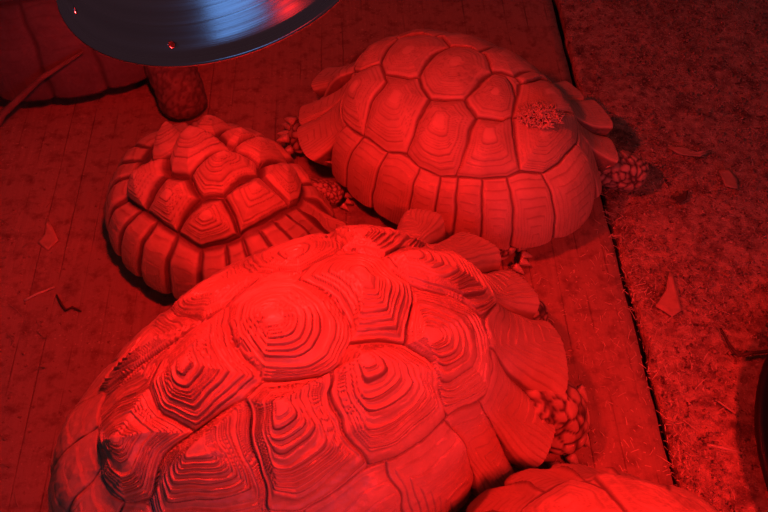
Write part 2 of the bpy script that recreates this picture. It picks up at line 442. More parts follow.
    l4 = bs * np.array([.7, .66, 0]) + np.array([0, 0, max(z0 - .022, .012)])
    l5 = bs * np.array([.3, .3, 0]) + np.array([0, 0, max(z0 - .026, .010)])
    extra = [l1, l2, l3, l4, l5]
    base = len(Vf); allv = np.concatenate([Vf] + extra + [np.array([[0, 0, max(z0 - .026, .010)]])])
    qs = [q]; prev = loop
    for i in range(5):
        cur = base + i * K + np.arange(K)
        qs.append(np.stack([prev, cur, np.roll(cur, -1), np.roll(prev, -1)], -1)); prev = cur
    last = base + 5 * K
    tris = np.stack([prev, np.full(K, last), np.roll(prev, -1)], -1)
    pad = np.zeros(5 * K + 1)
    at = {kx: np.concatenate([np.clip(ax, 0, 1).ravel(), pad]) for kx, ax in (('seam', seam), ('crevice', crev), ('areola', areo), ('vein', vein))}
    return np_mesh(name, allv, np.concatenate(qs), mat, parent, True, at, tris)

# ---------------------------------------------------------------- bodies
def skin_body(name, chains, mat, parent, scale_size, crack_h=.003, sub=3, inv=None):
    """chains: list of lists of (x, y, z, r) in the thing's local frame; every chain after the first starts with an int,
    the vertex of the first chain that it grows from."""
    vs, es, rad = [], [], []
    for c in chains:
        prev = None
        if isinstance(c[0], int): prev = c[0]; c = c[1:]
        for (a, b, d, rr) in c:
            vs.append((a, b, d)); rad.append(rr)
            if prev is not None: es.append((prev, len(vs) - 1))
            prev = len(vs) - 1
    me = bpy.data.meshes.new(name + '_cage'); me.from_pydata(vs, es, [])
    o = bpy.data.objects.new(name + '_cage', me); COL.objects.link(o)
    m = o.modifiers.new('skin', 'SKIN'); m.use_smooth_shade = True
    for i, sv in enumerate(me.skin_vertices[0].data):
        rx = rad[i] if hasattr(rad[i], '__len__') else (rad[i], rad[i])
        sv.radius = rx; sv.use_root = (i == 0)
    s = o.modifiers.new('sub', 'SUBSURF'); s.levels = s.render_levels = sub
    dg = bpy.context.evaluated_depsgraph_get()
    ev = o.evaluated_get(dg)
    nm = bpy.data.meshes.new_from_object(ev)
    bpy.data.objects.remove(o); bpy.data.meshes.remove(me)
    nm.name = name
    n = len(nm.vertices)
    co = np.zeros(n * 3, np.float32); nm.vertices.foreach_get('co', co); co = co.reshape(-1, 3)
    no = np.zeros(n * 3, np.float32); nm.vertices.foreach_get('normal', no); no = no.reshape(-1, 3)
    crack = np.zeros(n, np.float32)
    for i in range(n):
        p = Vector(co[i])
        d, _ = noise.voronoi(p / scale_size + Vector((3.1, 7.7, 1.3)) + noise.noise_vector(p * 30) * .15)
        k = min(max((d[1] - d[0]) / .28, 0), 1); k = k * k * (3 - 2 * k)
        co[i] += no[i] * crack_h * (k - .4 + .25 * (1 - d[0]))
        crack[i] = 1 - k
    co[:, 2] = np.maximum(co[:, 2], .0015)
    nm.vertices.foreach_set('co', co.ravel())
    at = nm.attributes.new('crack', 'FLOAT', 'POINT'); at.data.foreach_set('value', crack)
    for p in nm.polygons: p.use_smooth = True
    nm.materials.clear(); nm.materials.append(mat)
    nm.update()
    ob = bpy.data.objects.new(name, nm)
    return link(ob, parent)

def claw(p, d, ln, r, mat, parent, name='claw', flat=.6):
    bm = bmesh.new()
    d = Vector(d).normalized(); p = Vector(p)
    n = 7; pts = []; rs = []
    for i in range(n):
        t = i / (n - 1)
        pts.append(p + d * ln * t + Vector((0, 0, -ln * .25 * t * t)))
        rs.append(r * (1 - t ** 1.6) + r * .12)
    bm_tube(bm, pts, rs, 10)
    return bm_obj(name, bm, mat, parent)
# ---------------------------------------------------------------- materials in use
M_BIG = shell_mat('big_shell', (.57, .40, .26), (.43, .29, .18), (.10, .06, .04), (.61, .43, .29), .36, .5, .6)
M_MED = shell_mat('smooth_shell', (.60, .41, .26), (.46, .30, .18), (.13, .075, .045), (.66, .46, .29), .5, .3, .8, vein=.75)
M_SMALL = shell_mat('domed_shell', (.60, .40, .25), (.45, .28, .17), (.10, .05, .03), (.66, .46, .29), .5, .3, .88, vein=.55)
M_DARK = shell_mat('dark_shell', (.18, .13, .10), (.12, .08, .063), (.05, .03, .022), (.18, .13, .10), .65, .25, .7)  # darker tones all over than the other shells
M_SKIN = skin_mat('scaly_skin', (.55, .40, .27), (.36, .24, .15), (.06, .035, .025))
M_SKIN_DARK = skin_mat('dull_skin', (.21, .14, .10), (.16, .10, .07), (.09, .055, .04))
M_CLAW = plain('horn', (.60, .45, .30), .4, 0, .4, .3, 200)
M_EYE = plain('eye', (.01, .008, .008), .1, 0, .5, .1)

SCALE_MARG = 0
# ---------------------------------------------------------------- large front tortoise
BIG = dict(finecol=.42, pyr=.024, pvar=.10, rings=9.5, prof=1.0, ringnoise=.030, ringamp=.0060, areola=.11, rpow=.85, seamw=.0020, seamd=.0020, seamcol=.9,
           crev=.95, mrings=9, mringamp=.0020, mbulge=.004, mapex=.8, wear=.0007, lump=.004, lip=.007, scallop=.003, mcrev=.28)
t1 = tag(empty('tortoise', (-0.109, 0.49, 0), 0.533),
         'largest tortoise, ridged pyramid shell filling the front of the picture', 'tortoise')
m1 = [(-172, .0, .0, .5), (-155, .0, .0, .5), (-138, 0, 0, .5), (-121, 0, 0, .5), (-104, .0, .0, .5), (-83, .0, 0, .5), (-63, .030, .004, .5), (-51, .054, .012, .3), (-33.5, .060, .036, .3),
      (-6.5, .054, .05, .28), (12, .064, .064, .28), (29.5, .074, .078, .3), (43.5, .05, .05, .35), (57, .02, .015, .5), (70, 0, 0, .5), (82, 0, 0, .5), (95, 0, 0, .5),
      (110, 0, 0, .5), (128, 0, 0, .5), (148, .0, .0, .5), (168, .005, .0, .5)]
carapace('carapace', (.647, .412, .289, .077, 2.35, -.084), SCUTES['T1'], m1, BIG, M_BIG, t1, N=860, seed=3, jitter=.022)

# ---------------------------------------------------------------- tortoise at the back right
MED = dict(finecol=.22, pyr=.011, pvar=.12, rings=10, prof=.3, ringnoise=.02, ringamp=.0013, areola=.16, rpow=.8, seamw=.0022, seamd=.0030, seamcol=.95,
           crev=.6, mrings=8, mringamp=.0008, mbulge=.004, mapex=.5, wear=.0003, lump=.002, lip=.005, scallop=.005, mcrev=.45)
t2 = tag(empty('tortoise', (.124, 1.024, 0), -.619),
         'smooth-shelled tortoise at the back right with a straw clump on its shell', 'tortoise')
m2 = [(-168, 0, 0, .8), (-160, .036, .034, .2), (-147, .04, .04, .2), (-127, .0, 0, .5), (-114.5, 0, 0, .4), (-99.8, 0, 0, .4), (-83.8, 0, 0, .4), (-73.7, 0, 0, .4), (-66, .0, 0, .4),
      (-55.7, .003, 0, .4), (-43.2, .004, .0, .4), (-23.8, .004, .0, .5), (13, .012, .01, .4), (27, .040, .042, .06), (42, .050, .058, .06), (59, .040, .058, .1), (72, 0, 0, .5), (86, 0, 0, .5), (100, 0, 0, .5),
      (115, 0, 0, .5), (132, 0, 0, .5), (148, .01, .005, .5), (162, .02, .01, .8), (174, .038, .035, .3)]
carapace('carapace', (.503, .375, .175, .056, 2.411, .082), SCUTES['T2'], m2, MED, M_MED, t2, N=520, seed=8, jitter=.012)

# ---------------------------------------------------------------- small tortoise at the left
SML = dict(mirpyr=1.0, finecol=.25, pyr=.026, pvar=.12, rings=7, prof=.65, ringnoise=.03, ringamp=.0022, areola=.14, rpow=.85, seamw=.0056, seamd=.0034, seamcol=1.05,
           crev=.8, mrings=6, mringamp=.0016, mbulge=.005, mapex=.5, wear=.0004, lump=.002, lip=.005, scallop=.004, mcrev=.5)
t3 = tag(empty('tortoise', (-.269, .874, 0), -.651),
         'smallest tortoise at left with bumpy domed shell and wide dark seams', 'tortoise')
m3 = [(-176, 0, 0, .5), (-160, 0, 0, .5), (-144, 0, 0, .5), (-128, 0, 0, .5), (-112, 0, 0, .5), (-96, 0, 0, .5), (-79, 0, 0, .5), (-62, 0, 0, .5), (-46, .005, 0, .5), (-33, .008, 0, .5), (-16, .01, 0, .6), (0.5, .015, .0, .6), (16, .025, 0, .8),
      (30, .025, 0, .8), (46, .01, 0, .7), (62, 0, 0, .5), (79, 0, 0, .5), (96, 0, 0, .5), (112, 0, 0, .5), (128, 0, 0, .5), (144, 0, 0, .5), (160, 0, 0, .5)]
carapace('carapace', (.40, .316, .163, .048, 1.753, .078), SCUTES['T3'], m3, SML, M_SMALL, t3, N=440, seed=21, jitter=.012)

# ---------------------------------------------------------------- tortoise cut off by the bottom edge
t4 = tag(empty('tortoise', (.287, .156, 0), 2.1),
         'tortoise cut off by the bottom edge, only its flared shell rim showing', 'tortoise')
FOUR = dict(BIG); FOUR.update(sink=.55, pyr=.010, rings=9, prof=.8, crev=.5, ringamp=.0016, ringnoise=.03, mringamp=.0012, scallop=.004, seamw=.003, mirror=False)
m4 = [(-180 + 16.36 * k, .02 if abs(-180 + 16.36 * (k + .5)) < 50 else 0, .006 if abs(-180 + 16.36 * (k + .5)) < 50 else 0, .75) for k in range(22)]
carapace('carapace', (.525, .40, .20, .106, 2.39, 0), generic_scutes(), m4, FOUR, M_MED, t4, N=340, seed=33, jitter=.02)

# ---------------------------------------------------------------- tortoise in the dark corner
t5 = tag(empty('tortoise', (-.705, 1.43, 0), -.2),
         'dark tortoise in the top left corner behind the lamp', 'tortoise')
FIVE = dict(BIG); FIVE.update(pyr=.012, rings=9, ringamp=.0018, ringnoise=.03, mringamp=.0015, scallop=.003, seamw=.0045, mirror=False, mapex=.5)
m5 = [(-180 + 16.36 * k, 0, 0, .5) for k in range(22)]
carapace('carapace', (.735, .55, .29, .06, 2.39, 0), generic_scutes(), m5, FIVE, M_DARK, t5, N=300, seed=41, jitter=.02)

def to_local(root, p):
    c, s = math.cos(root.rotation_euler.z), math.sin(root.rotation_euler.z)
    x, y = p[0] - root.location.x, p[1] - root.location.y
    return (c * x + s * y, -s * x + c * y, p[2])

def legs(root, L, W, z, custom, r=.03):
    """torso chain plus four legs; custom maps a leg index (0 front left, 1 front right, 2 rear left, 3 rear right) to world points"""
    k = L / .5
    ch = [[(-.28 * L, 0, z, r * 1.6), (-.1 * L, 0, z, r * 1.9), (.1 * L, 0, z, r * 1.9), (.26 * L, 0, z, r * 1.3)]]
    for i, (sx, sy) in enumerate(((1, 1), (1, -1), (-1, 1), (-1, -1))):
        if i in custom:
            ch.append([3 if sx > 0 else 0] + [to_local(root, p[:3]) + (p[3],) for p in custom[i]])
        else:
            ch.append([3 if sx > 0 else 0, (sx * .25 * L, sy * .20 * W, z * .8, r), (sx * .27 * L, sy * .27 * W, z * .45, r), (sx * .28 * L, sy * .27 * W, .016, r * .95)])
    return ch

# bodies
ch = legs(t1, .647, .412, .13, {1: [(.13, .50, .11, .045), (.205, .525, .085, .046), (.245, .535, .062, .046), (.247, .512, .03, .047), (.243, .50, .006, .045)]}, .034)
ch.append([3, (.28, .0, .105, .03), (.345, .0, .08, .028), to_local(t1, (.225, .683, .06)) + (.024,), to_local(t1, (.244, .692, .055)) + (.020,)])
b1 = skin_body('body', ch, M_SKIN, t1, .019, .0024, 4)
for i, (p, d) in enumerate((((.276, .560, .060), (.5, -.5, -.35)), ((.281, .535, .045), (.4, -.7, -.35)), ((.278, .505, .030), (.6, -.6, -.5)), ((.262, .478, .014), (.5, -.8, -.2)), ((.238, .466, .014), (.1, -1, -.2)))):
    claw(to_local(t1, p), Vector(to_local(t1, (p[0] + d[0], p[1] + d[1], p[2] + d[2]))) - Vector(to_local(t1, p)), .024, .0075, M_CLAW, b1)

ch = legs(t2, .503, .375, .085, {1: [(.13, .90, .08, .032), (.165, .862, .05, .032), (.190, .838, .034, .031), (.208, .824, .020, .026)],
                                  0: [(.33, .985, .075, .032), (.39, .988, .05, .034), (.433, .988, .036, .034), (.452, .984, .028, .027)],
                                  2: [(-.03, 1.12, .08, .03), (-.09, 1.12, .06, .032), (-.135, 1.095, .045, .032), (-.150, 1.07, .03, .026), (-.152, 1.06, .012, .024)]}, .028)
b2 = skin_body('body', ch, M_SKIN, t2, .016, .0035, 4)
for p, d in (((.221, .838, .020), (1, .25, -.15)), ((.226, .826, .018), (1, .0, -.15)), ((.223, .814, .016), (1, -.2, -.15)), ((.213, .805, .014), (.8, -.5, -.15))):
    claw(to_local(t2, p), Vector(to_local(t2, (p[0] + d[0], p[1] + d[1], p[2] + d[2]))) - Vector(to_local(t2, p)), .020, .0065, M_CLAW, b2)
for p, d in (((-.172, 1.075, .04), (-1, .1, .3)), ((-.170, 1.058, .05), (-1, -.3, .2)), ((-.160, 1.092, .055), (-1, .4, .4)), ((-.165, 1.045, .035), (-.8, -.6, .1)), ((-.168, 1.10, .035), (-1, .5, .1))):
    claw(to_local(t2, p), Vector(to_local(t2, (p[0] + d[0], p[1] + d[1], p[2] + d[2]))) - Vector(to_local(t2, p)), .022, .008, M_CLAW, b2, 'thigh_spur')

ch = legs(t3, .40, .316, .075, {0: [(-.20, .93, .065, .026), (-.15, .945, .042, .022), (-.115, .954, .031, .022), (-.088, .952, .026, .021), (-.074, .944, .016, .017)]}, .024)
b3 = skin_body('body', ch, M_SKIN, t3, .0075, .0014, 4)
for p, d in (((-.068, .955, .016), (1, -.1, -.25)), ((-.066, .945, .014), (1, -.3, -.25)), ((-.072, .936, .012), (.8, -.6, -.2))):
    claw(to_local(t3, p), Vector(to_local(t3, (p[0] + d[0], p[1] + d[1], p[2] + d[2]))) - Vector(to_local(t3, p)), .014, .005, M_CLAW, b3)

skin_body('body', legs(t4, .525, .40, .12, {}, .028), M_SKIN, t4, .018, .003, 2)
b5 = skin_body('body', legs(t5, .735, .55, .11, {0: [(-.47, 1.33, .12, .045), (-.42, 1.25, .085, .048), (-.385, 1.195, .06, .048), (-.378, 1.175, .03, .048), (-.378, 1.17, .004, .048)]}, .04), M_SKIN_DARK, t5, .016, .0022, 4)
# ---------------------------------------------------------------- floor
SEAM_A, SEAM_B = Vector((.366, 1.513)), Vector((.413, .432))
sd = (SEAM_A - SEAM_B).normalized(); sn = Vector((-sd.y, sd.x))      # along the seam, and to its left
if sn.x > 0: sn = -sn
ang = math.atan2(sd.y, sd.x) - PI / 2

def board_mat():
    t = NT('weathered_board'); v = t.obj()
    sep = t.n('ShaderNodeSeparateXYZ'); t.l(v, sep.inputs[0])
    x = sep.outputs[0]
    st = t.n('ShaderNodeMapping'); st.inputs['Scale'].default_value = (1, .06, 1); t.l(v, st.inputs[0])
    grain = t.noise(st.outputs[0], 140, 5, .65)
    big = t.noise(v, 5, 5, .6); mid = t.noise(v, 38, 5, .65); fine = t.noise(v, 260, 3, .7)
    wob = t.math('ADD', x, t.math('MULTIPLY', t.noise(st.outputs[0], 24, 3), .010))
    fr = t.math('FRACT', t.math('MULTIPLY', wob, 1 / .043))
    d = t.math('ABSOLUTE', t.math('SUBTRACT', fr, .5))
    line = t.math('MULTIPLY', t.rr(d, .0, .035, 1, 0), t.rr(t.noise(v, 9, 4), .42, .62))
    c = t.mix(t.rr(grain, .3, .7), (.273, .1755, .1105), (.377, .247, .156))
    c = t.mix(t.rr(big, .35, .7), c, (.325, .2145, .1365))
    c = t.mix(t.math('MULTIPLY', t.rr(mid, .48, .7), .75), c, (.12, .07, .042))
    c = t.mix(t.math('MULTIPLY', line, .55), c, (.07, .04, .025))
    sp1 = t.math('MULTIPLY', t.rr(t.noise(v, 170, 3, .6), .62, .66), t.rr(t.noise(v, 6, 3), .4, .6)); sp2 = t.rr(t.noise(v, 75, 4, .7), .37, .32)
    c = t.mix(t.math('MULTIPLY', sp2, .6), c, (.09, .055, .035))
    c = t.mix(t.math('MULTIPLY', sp1, .5), c, (.62, .45, .29))
    h = t.math('ADD', t.math('MULTIPLY', grain, .4), t.math('ADD', t.math('MULTIPLY', fine, .3), t.math('MULTIPLY', mid, .6)))
    b = t.bump(h, .55, .004); b = t.bump(t.math('MULTIPLY', line, -1), .6, .003, b)
    return t.done(c, .75, b, .25)

def dirt_mat():
    t = NT('trodden_dirt'); v = t.obj()
    big = t.noise(v, 6, 6, .6); mid = t.noise(v, 50, 6, .7); fine = t.noise(v, 300, 4, .75)
    ck = t.voro(v, 28, 'DISTANCE_TO_EDGE')
    c = t.mix(t.rr(mid, .35, .65), (.24, .156, .10), (.68, .46, .29))
    c = t.mix(t.math('MULTIPLY', t.rr(big, .45, .7), .5), c, (.576, .384, .252))
    c = t.mix(t.math('MULTIPLY', t.rr(fine, .55, .75), .5), c, (.696, .492, .312))
    pat = t.noise(v, 17, 6, .7)
    c = t.mix(t.math('MULTIPLY', t.rr(pat, .5, .64), .8), c, (.10, .06, .04))
    sp1 = t.rr(t.noise(v, 150, 3, .6), .60, .64); sp2 = t.rr(t.noise(v, 85, 4, .7), .40, .35)
    c = t.mix(t.math('MULTIPLY', sp2, .75), c, (.07, .042, .028))
    c = t.mix(t.math('MULTIPLY', sp1, .7), c, (.80, .60, .40))
    h = t.math('ADD', t.math('MULTIPLY', t.math('SUBTRACT', sp1, sp2), .35), t.math('ADD', pat, t.math('MULTIPLY', fine, .5)))
    b = t.bump(h, .9, .008)
    return t.done(c, .85, b, .2)

def slab(name, x0, x1, y0, y1, z1, thick, mat, rough_edge=0.0, lumps=0.0, seed=0):
    """a board in the seam frame: x across (0 at the seam, + to the right), y along"""
    nx = max(8, int((x1 - x0) / .02)); ny = max(8, int((y1 - y0) / .02))
    if lumps: nx, ny = int(nx * 2.2), int(ny * 2.2)
    X, Y = np.meshgrid(np.linspace(x0, x1, nx), np.linspace(y0, y1, ny), indexing='ij')
    Z = np.full(X.shape, z1) + lumps * (vnoise(X * 14, Y * 14, seed) * .6 + vnoise(X * 40, Y * 40, seed) * .4 - .9)
    edge = rough_edge * vnoise(Y * 25, Y * 0 + seed)
    if rough_edge:
        side = X[0] if x1 > 0.01 else X[-1]
        (X[0] if x0 >= 0 else X[-1])[:] += edge[0] if x0 >= 0 else edge[-1]
    V = np.stack([X, Y, Z], -1).reshape(-1, 3)
    ids = np.arange(nx * ny).reshape(nx, ny)
    q = [np.stack([ids[:-1, :-1], ids[1:, :-1], ids[1:, 1:], ids[:-1, 1:]], -1).reshape(-1, 4)]
    loop = np.concatenate([ids[:-1, 0], ids[-1, :-1], ids[:0:-1, -1], ids[0, :0:-1]])
    bot = V[loop].copy(); bot[:, 2] = z1 - thick
    bev = V[loop].copy(); bev[:, 2] -= .0015
    inw = V[loop].copy()
    n0 = len(V); K = len(loop)
    V = np.concatenate([V, bot]); cur = n0 + np.arange(K)
    q.append(np.stack([loop, cur, np.roll(cur, -1), np.roll(loop, -1)], -1))
    o = np_mesh(name, V, np.concatenate(q), mat, None, False)
    o.location = (SEAM_B.x, SEAM_B.y, 0); o.rotation_euler = (0, 0, ang)
    return tag(o, kind='structure')

M_BOARD = board_mat(); M_DIRT = dirt_mat()
GAP = .016
slab('floor', -1.9, -GAP / 2, -.7, 2.2, 0.0, .03, M_BOARD, .0012, 0, 3)
slab('floor', GAP / 2, 1.1, -.7, 2.2, 0.0, .03, M_DIRT, .004, .005, 5)
M_UNDER = plain('gap_base', (.03, .02, .014), .95, 0, .1, .4)  # near-black sheet below the boards, visible through the seam
slab('floor', -1.9, 1.1, -.7, 2.2, -.032, .02, M_UNDER)

def seam_pt(x, y, z=0):                                   # x to the right of the seam, y along it from SEAM_B
    p = SEAM_B - sn * x + sd * y
    return (p.x, p.y, z)

# ---------------------------------------------------------------- litter
M_STRAW = plain('straw', (.74, .56, .36), .6, 0, .3, .45, 9)
M_STRAWD = plain('dark_straw', (.36, .25, .15), .7, 0, .3, .4, 9)
M_LEAF = plain('dry_leaf', (.52, .33, .20), .7, 0, .3, .3, 60, .4)
M_TWIG = plain('dark_twig', (.11, .07, .045), .8, 0, .2, .4, 120, .6)
rs = np.random.default_rng(5)

SH = [(-.109, .49, .533, .36, .25), (.124, 1.024, -.619, .27, .20), (-.269, .874, -.651, .20, .165), (.262, .172, 2.1, .27, .21), (-.705, 1.43, -.2, .37, .28)]
def under_shell(x, y, k=.92):
    for cx, cy, a, l, w in SH:
        dx, dy = x - cx, y - cy; c, s = math.cos(a), math.sin(a)
        if ((c * dx + s * dy) / l / k) ** 2 + ((-s * dx + c * dy) / w / k) ** 2 < 1: return True
    return False

def blocked(x, y):
    return under_shell(x, y, 1.03) or math.hypot(x - .83, y - .44) < .345

def litter(n, sampler, mi, lmin, lmax, wmin, wmax, zoff=0.0005):
    V, Q = [], []
    k = 0; tries = 0
    while k < n and tries < n * 6:
        tries += 1
        x, y = sampler()
        if blocked(x, y): continue
        L = lmin + (lmax - lmin) * rs.random() ** 2.2; w = wmin + (wmax - wmin) * rs.random()
        a = rs.random() * PI; bend = rs.normal() * .2; tilt = abs(rs.normal()) * .12
        z0 = zoff + rs.random() * .0015
        pts = []
        for i in range(4):
            t = i / 3
            aa = a + bend * (t - .5)
            if i == 0: p = np.array([x, y])
            else: p = p + np.array([math.cos(aa), math.sin(aa)]) * L / 3
            pts.append((p[0], p[1], z0 + tilt * L * t + .0006 * math.sin(PI * t)))
        nx, ny = -math.sin(a), math.cos(a)
        b = len(V)
        for (px, py, pz) in pts:
            V += [(px - nx * w / 2, py - ny * w / 2, pz), (px, py, pz + w * .55), (px + nx * w / 2, py + ny * w / 2, pz)]
        for i in range(3):
            for j in (0, 1):
                Q.append((b + i * 3 + j, b + i * 3 + j + 1, b + (i + 1) * 3 + j + 1, b + (i + 1) * 3 + j))
        k += 1
    add_part(V, Q, mi)

def samp_right():
    while True:
        x = .012 + rs.random() * .42; y = -.15 + rs.random() * 1.4
        if vnoise(x * 9, y * 9, 3) * .5 + .5 > rs.random() * .95: break
    p = seam_pt(x, y); return p[0], p[1]
def samp_seam():
    p = seam_pt(abs(rs.normal()) * .035 - .004, -.15 + rs.random() * .75); return p[0], p[1]
def samp_left():
    while True:
        x = -1.05 + rs.random() * .55; y = .35 + rs.random() * .6
        if vnoise(x * 9, y * 9, 7) * .5 + .5 > rs.random() * .9: return x, y
def samp_mid():
    p = seam_pt(-rs.random() * .22, .02 + rs.random() * .55); return p[0], p[1]
def samp_all():
    return -.95 + rs.random() * 1.4, .35 + rs.random() * 1.2
PV, PQ, PM = [], [], []
def add_part(V, Q, mi):
    b = sum(len(v) for v in PV)
    PV.append(np.asarray(V, float)); PQ.append(np.asarray(Q, int).reshape(-1, 4) + b); PM.append(np.full(len(Q), mi))
def crumbs(n, sampler, mi, smin, smax):
    V, Q = [], []
    for k in range(n):
        x, y = sampler()
        if blocked(x, y): continue
        s = smin + (smax - smin) * rs.random() ** 3; b = len(V); a = rs.random() * PI
        h = s * .7
        for zz, f in ((-.001, 1), (h * .5, .9), (h, .4)):
            for j in range(4):
                aa = a + j * PI / 2 + rs.normal() * .25
                V.append((x + math.cos(aa) * s * f, y + math.sin(aa) * s * f * .8, zz))
        for l in (0, 1):
            for j in range(4):
                Q.append((b + l * 4 + j, b + l * 4 + (j + 1) % 4, b + l * 4 + 4 + (j + 1) % 4, b + l * 4 + 4 + j))
        Q.append((b + 8, b + 9, b + 10, b + 11))
    add_part(V, Q, mi)
M_CRUMB = plain('dirt_crumb', (.33, .22, .14), .9, 0, .2, .4, 30)
litter(1100, samp_right, 0, .002, .015, .0005, .0012)
litter(900, samp_right, 1, .002, .012, .0005, .0014)
litter(240, samp_seam, 0, .004, .026, .0006, .0013)
litter(380, samp_seam, 1, .003, .016, .0006, .0013)
litter(420, samp_left, 1, .004, .03, .0007, .0016)
litter(420, samp_mid, 0, .003, .014, .0006, .0013)
litter(500, samp_all, 1, .002, .010, .0005, .0011)
crumbs(3000, samp_right, 2, .0008, .0038)
crumbs(1600, samp_right, 1, .001, .005)
crumbs(900, samp_right, 0, .0006, .002)
crumbs(900, samp_left, 2, .0008, .004)
lit = np_mesh('floor_litter', np.concatenate(PV), np.concatenate(PQ), M_STRAW, None, False)
lit.data.materials.append(M_STRAWD); lit.data.materials.append(M_CRUMB)
lit.data.polygons.foreach_set('material_index', np.concatenate(PM).astype(np.int32))
tag(lit, 'fine straw bits and dirt crumbs strewn over the whole floor', 'litter', kind='stuff')

def flat_piece(name, outline, z, thick, mat, label, cat, curl=.004, seed=0):
    bm = bmesh.new()
    cx = sum(p[0] for p in outline) / len(outline); cy = sum(p[1] for p in outline) / len(outline)
    R = max(math.hypot(p[0] - cx, p[1] - cy) for p in outline)
    layers = []
    for dz in (thick, 0):
        rings = []
        for f in (1, .66, .33):
            rings.append([bm.verts.new((cx + (x - cx) * f, cy + (y - cy) * f,
                          z + dz + curl * (math.hypot(x - cx, y - cy) * f / R) ** 2 * (1 + .5 * math.sin(3 * math.atan2(y - cy, x - cx) + seed)))) for x, y in outline])
        c = bm.verts.new((cx, cy, z + dz))
        n = len(outline)
        for a, b in zip(rings, rings[1:]):
            for i in range(n): bm.faces.new((a[i], a[(i + 1) % n], b[(i + 1) % n], b[i]))
        for i in range(n): bm.faces.new((rings[-1][i], rings[-1][(i + 1) % n], c))
        layers.append(rings[0])
    n = len(outline)
    for i in range(n): bm.faces.new((layers[0][i], layers[0][(i + 1) % n], layers[1][(i + 1) % n], layers[1][i]))
    return tag(bm_obj(name, bm, mat), label, cat)

def tube_thing(name, pts, r, mat, label, cat, seg=7):
    bm = bmesh.new(); bm_tube(bm, pts, r, seg)
    return tag(bm_obj(name, bm, mat), label, cat)

flat_piece('leaf_scrap', [(.4745,.799),(.4728,.724),(.455,.711),(.433,.732),(.4565,.764),(.468,.800)], .003, .0012, M_LEAF, 'flat torn leaf scrap on the dirt right of the seam', 'leaf', .004, 1)
flat_piece('dry_leaf', [(-.578,.910),(-.566,.893),(-.55,.865),(-.559,.853),(-.563,.845),(-.572,.852),(-.585,.862),(-.577,.88)], .001, .001, M_LEAF, 'pointed dry leaf on the boards left of the smallest tortoise', 'leaf', .006, 2)
flat_piece('leaf_flake', [(.52,1.077),(.545,1.082),(.575,1.068),(.60,1.07),(.575,1.055),(.54,1.06)], .003, .001, M_LEAF, 'long pale leaf flake beyond the foot at the upper right', 'leaf', .004, 3)
flat_piece('bark_flake', [(.505,.955),(.52,.963),(.535,.972),(.53,.955),(.515,.945)], .003, .003, M_TWIG, 'dark bark flake on the dirt at the right', 'bark', .004, 4)
flat_piece('leaf_flake', [(.60,1.02),(.62,1.025),(.63,1.0),(.622,.975),(.605,.985)], .003, .001, M_LEAF, 'dull round leaf flake near the right edge', 'leaf', .004, 5)
tube_thing('twig', [(.526,.69,.008),(.533,.662,.007),(.543,.642,.007),(.565,.646,.008),(.60,.650,.007),(.66,.655,.007)], [.002,.0025,.003,.003,.003,.002], M_TWIG, 'dark bent twig lying at the right edge', 'twig')
tube_thing('twig', [(-.528,.755,.004),(-.515,.735,.004),(-.506,.726,.005),(-.498,.732,.004),(-.482,.724,.004)], [.0013,.002,.0022,.002,.0012], M_TWIG, 'crooked dark twig on the boards at the left', 'twig')
tube_thing('straw_stalk', [(-.578,.745,.003),(-.56,.758,.003),(-.535,.771,.003)], .0016, M_STRAW, 'pale straw stalk lying beside the crooked twig at left', 'straw')
tube_thing('straw_stalk', [(.515,.546,.006),(.505,.555,.006),(.494,.566,.006)], .0014, M_STRAW, 'short bright straw on the dirt nearest the tub', 'straw')
tube_thing('straw_stalk', [(.463,.497,.006),(.485,.492,.006),(.503,.487,.006)], .0022, M_STRAW, 'thick straw piece among tangled straw at lower right', 'straw')
tube_thing('straw_stalk', [(-.455,1.09,.003),(-.435,1.088,.003),(-.415,1.089,.003)], .0012, M_STRAW, 'thin straw lying on boards above the smallest tortoise', 'straw')
M_STALK = plain('old_stalk', (.20, .12, .08), .7, 0, .2, .3, 40)
tube_thing('reed_stalk', [(-.73,1.02,.02),(-.672,1.083,.085),(-.60,1.125,.13),(-.528,1.165,.155)], [.008,.007,.005,.003], M_STALK, 'reddish reed stalk leaning on the dark corner tortoise', 'stalk', 10)

# ---------------------------------------------------------------- straw clump on the shell
def clump(c, rx, ry, rz, n, label):
    root = tag(empty('straw_clump', c), label, 'straw clump')
    bm = bmesh.new(); bmesh.ops.create_icosphere(bm, subdivisions=4, radius=1)
    for v in bm.verts:
        d = v.co.normalized(); k = .8 + .3 * noise.noise(d * 3) + .15 * noise.noise(d * 9)
        v.co = Vector((d.x * rx * .8 * k, d.y * ry * .8 * k, max(d.z, -.25) * rz * .62 * k + .004))
    bm_obj('shade_core', bm, M_SHADE_CORE, root)  # dark lump standing in for the shade inside the straw
    bm = bmesh.new()
    for i in range(n):
        a = random.random() * 2 * PI; rr = math.sqrt(random.random())
        p = Vector((math.cos(a) * rr * rx, math.sin(a) * rr * ry, .003 + rz * (1 - rr * rr) * random.uniform(.5, 1)))
        d = Vector((random.gauss(0, 1), random.gauss(0, 1), random.gauss(0, .35))).normalized()
        L = random.uniform(.007, .02); pts = []
        for k in range(5):
            pts.append(p + d * L * (k / 4 - .5)); d = (d + Vector((random.gauss(0, .35), random.gauss(0, .35), random.gauss(0, .15)))).normalized()
        for q in pts: q.z = max(q.z, .001)
        bm_tube(bm, pts, random.uniform(.0007, .0012), 5)
    bm_obj('straw', bm, M_STRAW, root)
    return root
M_SHADE_CORE = plain('shade_core', (.10, .065, .04), .9, 0, .2, .5, 90, .8)

